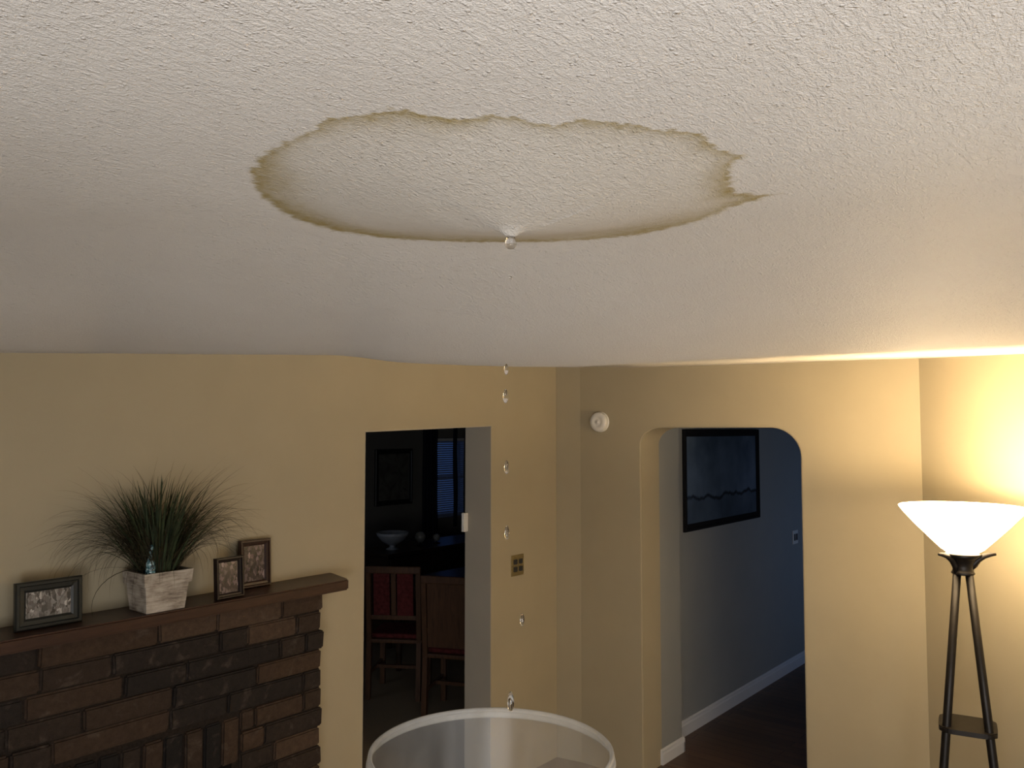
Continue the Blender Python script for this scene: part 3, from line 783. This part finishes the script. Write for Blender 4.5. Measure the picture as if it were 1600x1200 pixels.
# ================================================================== torchiere lamp
LX, LY = CX + cY * 1.729 - sY * 3.2, CY + sY * 1.729 + cY * 3.2
m_iron = M('dark_bronze_metal', (0.016, 0.013, 0.011), 0.42, 0.5); speckle(m_iron, (0.016, 0.013, 0.011), 0.2)
lamp = empty('torchiere_lamp', (LX, LY, 0), 'lit torchiere floor lamp with white glass bowl and dark splayed legs at right', 'floor lamp')
m_shade = bpy.data.materials.new('lit_opal_glass'); m_shade.use_nodes = True
nt = m_shade.node_tree; b_ = nt.nodes['Principled BSDF']; b_.inputs['Base Color'].default_value = (0.9, 0.86, 0.78, 1); b_.inputs['Roughness'].default_value = 0.3
b_.inputs['Emission Color'].default_value = (1.0, 0.74, 0.42, 1); b_.inputs['Emission Strength'].default_value = 25
BZ = 1.578     # bottom of bowl
bm = bmesh.new()
prof = [(0.045, BZ), (0.052, BZ + .002), (0.075, BZ + .018), (0.115, BZ + .058), (0.160, BZ + .105), (0.200, BZ + .150), (0.217, BZ + .172), (0.220, BZ + .178), (0.217, BZ + .180), (0.210, BZ + .172), (0.155, BZ + .106), (0.110, BZ + .062), (0.072, BZ + .024), (0.045, BZ + .008)]
lathe(bm, prof, 72, closed=True)
obj('lamp_shade', bm, m_shade, lamp, True)
bm = bmesh.new(); lathe(bm, [(0, BZ + .022), (0.018, BZ + .022), (0.018, BZ + .05), (0, BZ + .05)], 20)
obj('socket', bm, m_iron, lamp, True)
m_bulb = M('glowing_bulb', (1, .9, .7), 0.4); PB(m_bulb).inputs['Emission Color'].default_value = (1, .75, .42, 1); PB(m_bulb).inputs['Emission Strength'].default_value = 20
bm = bmesh.new(); lathe(bm, [(0, BZ + .05), (0.014, BZ + .055), (0.028, BZ + .085), (0.030, BZ + .10), (0.022, BZ + .122), (0, BZ + .13)], 24); obj('bulb', bm, m_bulb, lamp, True)
# flared collar and three splayed leaves
bm = bmesh.new(); lathe(bm, [(0, BZ - .080), (0.038, BZ - .080), (0.042, BZ - .075), (0.038, BZ - .068), (0.034, BZ - .060), (0.036, BZ - .040), (0.048, BZ - .018), (0.066, BZ - .002), (0.060, BZ + .001), (0.044, BZ + .001), (0, BZ + .001)], 36); obj('collar', bm, m_iron, lamp, True)
a0 = radians(39.13)
angs = [a0 - 0.3, a0 + pi + 0.3, a0 + pi / 2 ]
bm = bmesh.new()
for a in angs:
    pts = [(r * cos(a), r * sin(a), z) for r, z in ((0.032, BZ - .074), (0.037, BZ - .046), (0.052, BZ - .022), (0.074, BZ - .008), (0.096, BZ - .001), (0.114, BZ + .001))]
    tube(bm, pts, [0.010, .012, .012, .010, .008, .005], 10)
obj('cradle_arms', bm, m_iron, lamp, True)
topz = BZ - 0.070
vdir = Vector((LX - CX, LY - CY, 0)).normalized(); vlat = Vector((vdir.y, -vdir.x, 0))
for sl in (-1, 1):
    for sr in (-1, 1):
        def legpt(z, sl=sl, sr=sr):
            o_ = 0.020 + 0.087 * (topz - z)
            p = vlat * sl * o_ + vdir * sr * (0.016 + 0.080 * (topz - z)); return (p.x, p.y, z)
        bm = bmesh.new()
        tube(bm, [legpt(z) for z in (topz, 1.0, 0.5, 0.01)], [0.0145, .0155, .0155, .0155], 12)
        lg = obj('leg', bm, m_iron, lamp, True)
        fp = legpt(0.0); bm = bmesh.new(); lathe(bm, [(0, 0.0), (0.02, 0.0), (0.022, 0.008), (0.014, 0.03), (0, 0.03)], 20, (fp[0], fp[1])); obj('foot', bm, m_iron, lg, True)
def shelf(z, w_):
    bm = bmesh.new(); pts = []
    for i in range(64):
        a = 2 * pi * i / 64; c, s_2 = cos(a), sin(a)
        k = w_ / (abs(c) ** 5 + abs(s_2) ** 5) ** 0.2
        p = vlat * c * k + vdir * s_2 * k; pts.append((p.x, p.y))
    prism(bm, pts, 'z', z - .009, z + .009); bmesh.ops.bevel(bm, geom=[e for e in bm.edges if abs(e.verts[0].co.z - e.verts[1].co.z) < 1e-6], offset=0.004, segments=2, affect='EDGES')
    return obj('shelf', bm, m_iron, lamp)
shelf(CZ - (1124 - 672) / FPX * 3.2, 0.098)
shelf(0.40, 0.135)
bl = bpy.data.lights.new('bulb_light', 'POINT'); bl.energy = 33; bl.color = (1.0, 0.74, 0.42); bl.shadow_soft_size = 0.035
blo = bpy.data.objects.new('bulb_light', bl); COL.objects.link(blo); blo.location = (LX, LY, BZ + 0.155)

# ================================================================== bucket on a step stand under the leak
FWD = Vector((-sin(YAW), cos(YAW), 0)); RGT = Vector((cos(YAW), sin(YAW), 0)); C0 = Vector(CAM)
BD = 1.355
bc_ = C0 + FWD * BD + RGT * ((768.5 - 800) / FPX * BD)
RIM = CZ - (1162 - 672) / FPX * BD + 0.006
m_tub = bpy.data.materials.new('milky_clear_plastic'); m_tub.use_nodes = True
nt = m_tub.node_tree; nt.nodes.clear()
O = nt.nodes.new('ShaderNodeOutputMaterial'); T = nt.nodes.new('ShaderNodeBsdfTransparent'); Tl = nt.nodes.new('ShaderNodeBsdfTranslucent'); Df = nt.nodes.new('ShaderNodeBsdfDiffuse'); G = nt.nodes.new('ShaderNodeBsdfGlossy')
T.inputs[0].default_value = (0.93, 0.93, 0.92, 1); Tl.inputs[0].default_value = (0.75, 0.75, 0.74, 1); Df.inputs[0].default_value = (0.72, 0.72, 0.71, 1); G.inputs['Roughness'].default_value = 0.25; G.inputs[0].default_value = (0.6, 0.6, 0.6, 1)
a_ = nt.nodes.new('ShaderNodeMixShader'); a_.inputs[0].default_value = 0.5; nt.links.new(Tl.outputs[0], a_.inputs[1]); nt.links.new(Df.outputs[0], a_.inputs[2])
c_ = nt.nodes.new('ShaderNodeMixShader'); nt.links.new(T.outputs[0], c_.inputs[1]); nt.links.new(a_.outputs[0], c_.inputs[2])
tc = nt.nodes.new('ShaderNodeTexCoord'); mp = nt.nodes.new('ShaderNodeMapping'); mp.inputs['Scale'].default_value = (1, 1, 0.35); nz = nt.nodes.new('ShaderNodeTexNoise'); nz.inputs['Scale'].default_value = 28; nz.inputs['Detail'].default_value = 5
mr = nt.nodes.new('ShaderNodeMapRange'); mr.inputs[1].default_value = 0.3; mr.inputs[2].default_value = 0.7; mr.inputs[3].default_value = 0.13; mr.inputs[4].default_value = 0.21
nt.links.new(tc.outputs['Object'], mp.inputs[0]); nt.links.new(mp.outputs[0], nz.inputs['Vector']); nt.links.new(nz.outputs['Fac'], mr.inputs[0]); nt.links.new(mr.outputs[0], c_.inputs[0])
fr0 = nt.nodes.new('ShaderNodeLayerWeight'); fr0.inputs[0].default_value = 0.5; fr1 = nt.nodes.new('ShaderNodeMath'); fr1.operation = 'POWER'; fr1.inputs[1].default_value = 4.0; fr = nt.nodes.new('ShaderNodeMath'); fr.operation = 'MULTIPLY_ADD'; fr.inputs[1].default_value = 0.30; fr.inputs[2].default_value = 0.018
nt.links.new(fr0.outputs['Facing'], fr1.inputs[0]); nt.links.new(fr1.outputs[0], fr.inputs[0])
e_ = nt.nodes.new('ShaderNodeMixShader'); nt.links.new(fr.outputs[0], e_.inputs[0]); nt.links.new(c_.outputs[0], e_.inputs[1]); nt.links.new(G.outputs[0], e_.inputs[2]); nt.links.new(e_.outputs[0], O.inputs[0])
m_rim = m_tub.copy(); m_rim.name = 'thick_milky_plastic'
for n_ in m_rim.node_tree.nodes:
    if n_.type == 'MAP_RANGE': n_.inputs[3].default_value = 0.40; n_.inputs[4].default_value = 0.50
tub = empty('plastic_bucket', (bc_.x, bc_.y, RIM - 0.38), 'translucent milky plastic bucket catching the drips under the ceiling leak', 'bucket')
RR = 0.199
bm = bmesh.new()
lathe(bm, [(0, 0), (0.150, 0), (0.158, 0.008), (0.176, 0.20), (0.1865, 0.358), (0.1883, 0.3735)], 96)
obj('bucket_wall', bm, m_tub, tub, True)
bm = bmesh.new()
lathe(bm, [(0.1884, 0.3735), (0.1895, 0.3785), (0.1925, 0.380), (0.1955, 0.378), (0.1965, 0.372), (0.1960, 0.3680), (0.1978, 0.3665), (0.1984, 0.3635), (0.1974, 0.3610), (0.1952, 0.3605), (0.1942, 0.3645), (0.1928, 0.3700), (0.1910, 0.3728)], 96, closed=True)
obj('rim', bm, m_rim, tub, True)
m_water = M('clear_water', (1, 1, 1), 0.0, Transmission_Weight=1.0, IOR=1.33); v = coords(m_water); bump(m_water, noise_tex(m_water, v, 90, 2), 0.15, 0.001)
# pedestal carrying the bucket (below the picture's edge)
SZ = RIM - 0.38
st = empty('pedestal_stand', (bc_.x, bc_.y, 0), 'tall dark wooden pedestal stand directly beneath the plastic bucket', 'stand', rz=YAW)
bm = bmesh.new(); lathe(bm, [(0, SZ - .03), (0.15, SZ - .03), (0.158, SZ - .022), (0.158, SZ - .008), (0.15, SZ - .0005), (0, SZ - .0005)], 48); obj('top', bm, m_table, st, True)
bm = bmesh.new(); lathe(bm, [(0, 0.12), (0.04, 0.12), (0.05, 0.16), (0.03, 0.22), (0.028, SZ - .2), (0.045, SZ - .1), (0.06, SZ - .03), (0, SZ - .03)], 28); obj('column', bm, m_table, st, True)
for k in range(3):
    a = 2 * pi * k / 3; bm = bmesh.new()
    tube(bm, [(r * cos(a), r * sin(a), z) for r, z in ((.02, .17), (.08, .16), (.16, .08), (.22, .025), (.25, .014))], [.022, .02, .017, .015, .014], 10); obj('leg', bm, m_table, st, True)

# ------------------------------------------------------------------ water drops
def drop_bm(r, ln, neck=0.0):
    bm = bmesh.new(); prof = []
    for i in range(17):
        a = -pi / 2 + pi * i / 16
        rr = r * cos(a) * (1 - 0.22 * (sin(a) + 1) / 2); prof.append((max(rr, 0), ln / 2 * sin(a)))
    prof[0] = (0, prof[0][1]); prof[-1] = (0, prof[-1][1]); lathe(bm, prof, 20); return bm
drops = [(798, 434, .0030, .005, 'tiny clear water drop just below the hanging drop on the ceiling'),
         (791, 577, .0042, .019, 'falling water drop at the height where ceiling meets wall'),
         (790, 619, .0052, .024, 'falling water drop just beneath the one at the ceiling line, above the doorway head'),
         (791.5, 730, .0046, .023, 'falling water drop midway between the doorway head and the brassy outlet plate'),
         (792, 832, .0044, .024, 'falling water drop just above the brassy outlet plate'),
         (816, 968, .0042, .021, 'falling water drop below and right of the brassy outlet plate'),
         (798, 1096, .0062, .032, 'lowest falling water drop, just over the bucket rim')]
for px, py, r, ln, lab in drops:
    d = ray(px, py); hd_ = -d[0] * sY + d[1] * cY; k = 1.40 / hd_
    p = Vector((CX + d[0] * k, CY + d[1] * k, CZ + d[2] * k))
    o = obj('water_drop', drop_bm(r, ln), m_water, None, True, loc=p)
    tag(o, lab, 'water drop', 'water drops falling from the ceiling leak')
tz = float(ceil_base(*tip) - bulge(np.array([tip]))[0])
bm = bmesh.new()
lathe(bm, [(0, -0.0175), (0.0045, -0.0168), (0.0080, -0.0140), (0.0096, -0.0095), (0.0092, -0.0050), (0.0074, -0.0014), (0.0072, 0.003), (0, 0.004)], 32)
o = obj('hanging_drop', bm, m_water, None, True, loc=(tip[0], tip[1], tz)); tag(o, 'round clear water drop hanging from the tip of the stained ceiling bulge', 'water drop')

# ================================================================== dining room contents
def wpt(px, py, ax, val):
    d = ray(px, py); k = (val - CAM[ax]) / d[ax]; return Vector((CX + d[0] * k, CY + d[1] * k, CZ + d[2] * k))
# picture on the far wall
m_pic2 = M('dark_botanical_print', rough=0.3); v = coords(m_pic2)
L(m_pic2, ramp(m_pic2, noise_tex(m_pic2, v, 7, 4, 0.5, 1.0), [(0.35, (0.07, 0.065, 0.055)), (0.6, (0.14, 0.135, 0.12)), (0.75, (0.05, 0.048, 0.04))]), PB(m_pic2).inputs['Base Color'])
dp = empty('framed_picture', (-3.797, 2.072, 1.212), 'upright black-framed picture on the dark far wall, seen through the left doorway', 'picture')
obj('frame', frame_bm(0.56, 0.625, 0.055, 0.028), m_black, dp)
bm = bmesh.new(); box(bm, 0.001, 0.008, -0.25, 0.25, 0.035, 0.59); obj('print', bm, m_pic2, dp)
# blinds
m_slat = bpy.data.materials.new('blue_grey_blind_slats'); m_slat.use_nodes = True; nt = m_slat.node_tree; nt.nodes.clear()
O = nt.nodes.new('ShaderNodeOutputMaterial'); Tl = nt.nodes.new('ShaderNodeBsdfTranslucent'); Df = nt.nodes.new('ShaderNodeBsdfDiffuse'); a_ = nt.nodes.new('ShaderNodeMixShader'); nz = nt.nodes.new('ShaderNodeTexNoise'); nz.inputs['Scale'].default_value = 20
rp = nt.nodes.new('ShaderNodeValToRGB'); rp.color_ramp.elements[0].color = (.45, .5, .55, 1); rp.color_ramp.elements[1].color = (.55, .6, .65, 1)
nt.links.new(nz.outputs['Fac'], rp.inputs[0]); nt.links.new(rp.outputs[0], Tl.inputs[0]); nt.links.new(rp.outputs[0], Df.inputs[0]); nt.links.new(Tl.outputs[0], a_.inputs[1]); nt.links.new(Df.outputs[0], a_.inputs[2]); nt.links.new(a_.outputs[0], O.inputs[0])
bd = empty('window_blind', (-3.79, (WY0 + WY1) / 2, WZ0), 'blue-lit horizontal slat blind in the dark dining room window', 'blind')
bm = bmesh.new(); hw = (WY1 - WY0) / 2 - 0.01
z = 0.02
while z < WZ1 - WZ0 - 0.03:
    r = bmesh.ops.create_cube(bm, size=1)
    for v_ in r['verts']:
        p = Vector((v_.co.x * 0.024, v_.co.y * 2 * hw, v_.co.z * 0.0015)); p.rotate(Matrix.Rotation(radians(48), 3, 'Y')); v_.co = p + Vector((0.016, 0, z))
    z += 0.026
obj('slats', bm, m_slat, bd)
bm = bmesh.new(); box(bm, 0, 0.035, -hw, hw, WZ1 - WZ0 - 0.03, WZ1 - WZ0); obj('head_rail', bm, m_white, bd)
bm = bmesh.new(); 
for k in (-.6, .1, .6): box(bm, 0.028, 0.030, k * hw - .001, k * hw + .001, 0.02, WZ1 - WZ0 - .03)
obj('cord', bm, m_white, bd)
# curtains
m_curt = M('dark_navy_curtain', (0.012, 0.014, 0.022), 0.9, spec=0.1); speckle(m_curt, (0.012, 0.014, 0.022), 0.2, 80)
def curtain(name, y0, y1, label, z0=0.06, folds=5, pinch=0.0):
    bm = bmesh.new(); nn = 60; rows = []
    for j in range(9):
        z = z0 + (2.32 - z0) * j / 8
        rows.append([bm.verts.new((0.03 * sin(2 * pi * folds * i / nn) + 0.008 * sin(j + i * .3), (y0 + (y1 - y0) * i / nn) - (y0 + y1) / 2, z)) for i in range(nn + 1)])
    for a, b in zip(rows, rows[1:]):
        for i in range(nn): bm.faces.new([a[i], a[i + 1], b[i + 1], b[i]])
    e = empty(name, (-3.68, (y0 + y1) / 2, 0), label, 'curtain', 'curtains at the dining room window')
    o = obj('cloth', bm, m_curt, e, True); s = o.modifiers.new('thick', 'SOLIDIFY'); s.thickness = 0.006
    return e
curtain('curtain', 2.42, 2.66, 'dark curtain hanging left of the blue-lit blind in the dining room')
curtain('curtain', 2.93, 3.00, 'narrow dark curtain fold in front of the middle of the blue-lit blind', folds=1, z0=0.9)
curtain('curtain', 3.12, 3.50, 'dark curtain hanging at the right end of the blue-lit blind, beside the jamb')
rod = empty('curtain_rod', (-3.68, 2.95, 2.342), 'thin dark rod carrying the dining room curtains', 'curtain rod')
bm = bmesh.new(); tube(bm, [(0, -0.62, 0), (0, 0.62, 0)], 0.010, 12); obj('rod', bm, m_iron, rod, True)
for s in (-1, 1):
    bm = bmesh.new(); tube(bm, [(0, s * .58, 0), (-0.119, s * .58, 0)], 0.006, 8); obj('bracket', bm, m_iron, rod)
    bm = bmesh.new(); bmesh.ops.create_uvsphere(bm, u_segments=16, v_segments=10, radius=0.02); bmesh.ops.translate(bm, verts=bm.verts[:], vec=(0, s * .63, 0)); obj('finial', bm, m_iron, rod, True)
# sideboard with bowl and globes
sbx, sby = -2.95, 1.75
sb = empty('sideboard', (sbx, 2.15, 0), 'long dark wooden sideboard standing before the far dining room wall, carrying the pale bowl', 'sideboard')
SBH = 0.885
bm = bmesh.new(); box(bm, -0.25, 0.25, -1.15, 1.15, SBH - .035, SBH, 0.006); obj('worktop', bm, m_table, sb)
bm = bmesh.new(); box(bm, -0.23, 0.225, -1.12, 1.12, 0.10, SBH - .035); obj('body', bm, m_table, sb)
for k in range(4):
    y0 = -1.12 + k * 0.56
    bm = bmesh.new(); box(bm, 0.225, 0.243, y0 + .01, y0 + .55, 0.12, SBH - .05, 0.004); dd = obj('door', bm, m_table, sb)
    bm = bmesh.new(); lathe(bm, [(0, 0), (.012, .0), (.014, .012), (0, .018)], 14); bmesh.ops.rotate(bm, verts=bm.verts[:], matrix=Matrix.Rotation(pi / 2, 3, 'Y')); bmesh.ops.translate(bm, verts=bm.verts[:], vec=(0.243, y0 + (.5 if k % 2 == 0 else .06), .55)); obj('knob', bm, m_brass, dd, True)
for sx in (-1, 1):
    for sy in (-1, 1):
        bm = bmesh.new(); box(bm, sx * .2 - .022, sx * .2 + .022, sy * 1.08 - .022, sy * 1.08 + .022, 0, 0.10); obj('foot', bm, m_table, sb)
m_cer = M('pale_glazed_ceramic', (0.42, 0.46, 0.52), 0.15, spec=0.8); speckle(m_cer, (0.42, 0.46, 0.52), 0.05)
def on_x(px, x):
    d = ray(px, 850); k = (x - CX) / d[0]; return CY + d[1] * k, k * (-d[0] * sY + d[1] * cY)
by, bdp = on_x(613, sbx + 0.02)
bw = empty('pedestal_bowl', (sbx + 0.02, by, SBH), 'wide pale glazed bowl on a foot, on the dark sideboard through the doorway', 'bowl')
bm = bmesh.new(); lathe(bm, [(0.040, 0.045), (0.06, 0.05), (0.11, 0.085), (0.150, 0.135), (0.160, 0.165), (0.156, 0.166), (0.146, 0.138), (0.105, 0.09), (0.055, 0.058), (0, 0.052)], 48); obj('basin', bm, m_cer, bw, True)
bm = bmesh.new(); lathe(bm, [(0, 0), (0.062, 0), (0.060, 0.008), (0.030, 0.02), (0.028, 0.038), (0.042, 0.046), (0, 0.05)], 36); obj('foot', bm, m_cer, bw, True)
m_globe = M('cloudy_glass_globe', (0.30, 0.31, 0.30), 0.25, spec=0.7); speckle(m_globe, (0.30, 0.31, 0.30), 0.3, 25)
for px, py, r, lab in ((656.5, 839, 0.055, 'larger pale round globe on a stem, just right of the bowl on the sideboard'), (682, 851, 0.038, 'smaller dim round globe on a stem, right of the larger globe on the sideboard')):
    yy, dep = on_x(px, sbx + 0.05); d = ray(px, py); z = CZ + d[2] * (sbx + 0.05 - CX) / d[0] - SBH; z = max(z, r + 0.02)
    ge = empty('globe_ornament', (sbx + 0.05, yy, SBH), lab, 'ornament', 'globes on the sideboard')
    bm = bmesh.new(); bmesh.ops.create_uvsphere(bm, u_segments=28, v_segments=18, radius=r); bmesh.ops.translate(bm, verts=bm.verts[:], vec=(0, 0, z)); obj('globe', bm, m_globe, ge, True)
    bm = bmesh.new(); lathe(bm, [(0, 0), (0.04, 0), (0.038, 0.006), (0.008, 0.012), (0.007, max(z - r * .9, .02)), (0.014, max(z - r * .8, .025)), (0, max(z - r * .7, .03))], 24); obj('stand', bm, m_iron, ge, True)
# dining table and chairs
TX, TY = -1.75, 1.35
tb = empty('dining_table', (TX, TY, 0), 'dark wooden dining table behind the chairs in the unlit dining room', 'table')
bm = bmesh.new(); box(bm, -0.48, 0.48, -0.8, 0.8, 0.72, 0.755, 0.008); obj('tabletop', bm, m_table, tb)
bm = bmesh.new(); box(bm, -0.42, 0.42, -0.74, 0.74, 0.64, 0.72); obj('apron', bm, m_table, tb)
for sx in (-1, 1):
    for sy in (-1, 1):
        bm = bmesh.new(); lathe(bm, [(0, 0), (0.022, 0), (0.028, 0.1), (0.034, 0.5), (0.036, 0.64), (0, 0.64)], 16, (sx * .4, sy * .72)); obj('leg', bm, m_table, tb, True)
m_red = M('dull_red_upholstery', (0.10, 0.022, 0.022), 0.9, spec=0.1); speckle(m_red, (0.10, 0.022, 0.022), 0.35, 40)
def chair(loc, rz, label, red):
    c = empty('dining_chair', loc, label, 'chair', 'chairs round the dining table', rz)
    w = m_chair
    # seat faces +x away from its back, which stands at x=-0.2
    bm = bmesh.new(); box(bm, -0.21, 0.22, -0.22, 0.22, 0.42, 0.45, 0.008); obj('seat', bm, w, c)
    bm = bmesh.new(); box(bm, -0.18, 0.21, -0.20, 0.20, 0.45, 0.485, 0.014, 0, 3); obj('seat_cushion', bm, m_red, c)
    for s in (-1, 1):
        bm = bmesh.new(); box(bm, 0.16, 0.20, s * .19 - .02, s * .19 + .02, 0, 0.42, 0.004); obj('leg', bm, w, c)
        bm = bmesh.new()
        pr = [(-0.24, 0), (-0.20, 0), (-0.17, 0.43), (-0.23, 1.0), (-0.262, 1.0), (-0.212, 0.43)]
        prism(bm, pr, 'y', s * .195 - .018, s * .195 + .018); obj('back_post', bm, w, c)
    bm = bmesh.new(); box(bm, -0.262, -0.225, -0.215, 0.215, 0.955, 1.01, 0.008); obj('top_rail', bm, w, c)
    bm = bmesh.new(); box(bm, -0.222, -0.200, -0.178, 0.178, 0.60, 0.635, 0.004); obj('lower_rail', bm, w, c)
    if red:
        for k in (-1, 1):
            bm = bmesh.new(); prism(bm, [(-0.200, 0.636), (-0.225, 0.954), (-0.250, 0.954), (-0.225, 0.636)], 'y', k * .092 - .062, k * .092 + .062); o = obj('back_panel', bm, m_red, c); o['label'] = 'dull red upholstered back panel'
        bm = bmesh.new(); prism(bm, [(-0.205, 0.636), (-0.230, 0.954), (-0.246, 0.954), (-0.221, 0.636)], 'y', -.018, .018); obj('splat', bm, w, c)
    else:
        bm = bmesh.new(); prism(bm, [(-0.203, 0.50), (-0.228, 0.954), (-0.246, 0.954), (-0.221, 0.50)], 'y', -.17, .17); obj('back_panel', bm, w, c)
    bm = bmesh.new(); box(bm, -0.19, 0.18, -.198, -.182, 0.18, 0.205); box(bm, -0.19, 0.18, .182, .198, 0.18, 0.205); box(bm, -0.02, 0.01, -.182, .182, 0.18, 0.205); obj('stretcher', bm, w, c)
    return c
p1 = wpt(597, 884, 2, 1.0); p2 = wpt(690, 900, 2, 1.0)
chair((p1.x, p1.y + .2, 0), pi - 1.0, 'dining chair with two dull red back panels, left in the doorway', True)
chair((p2.x, p2.y + .2, 0), pi - 1.15, 'plain brown wooden dining chair with a solid back, right in the doorway', False)
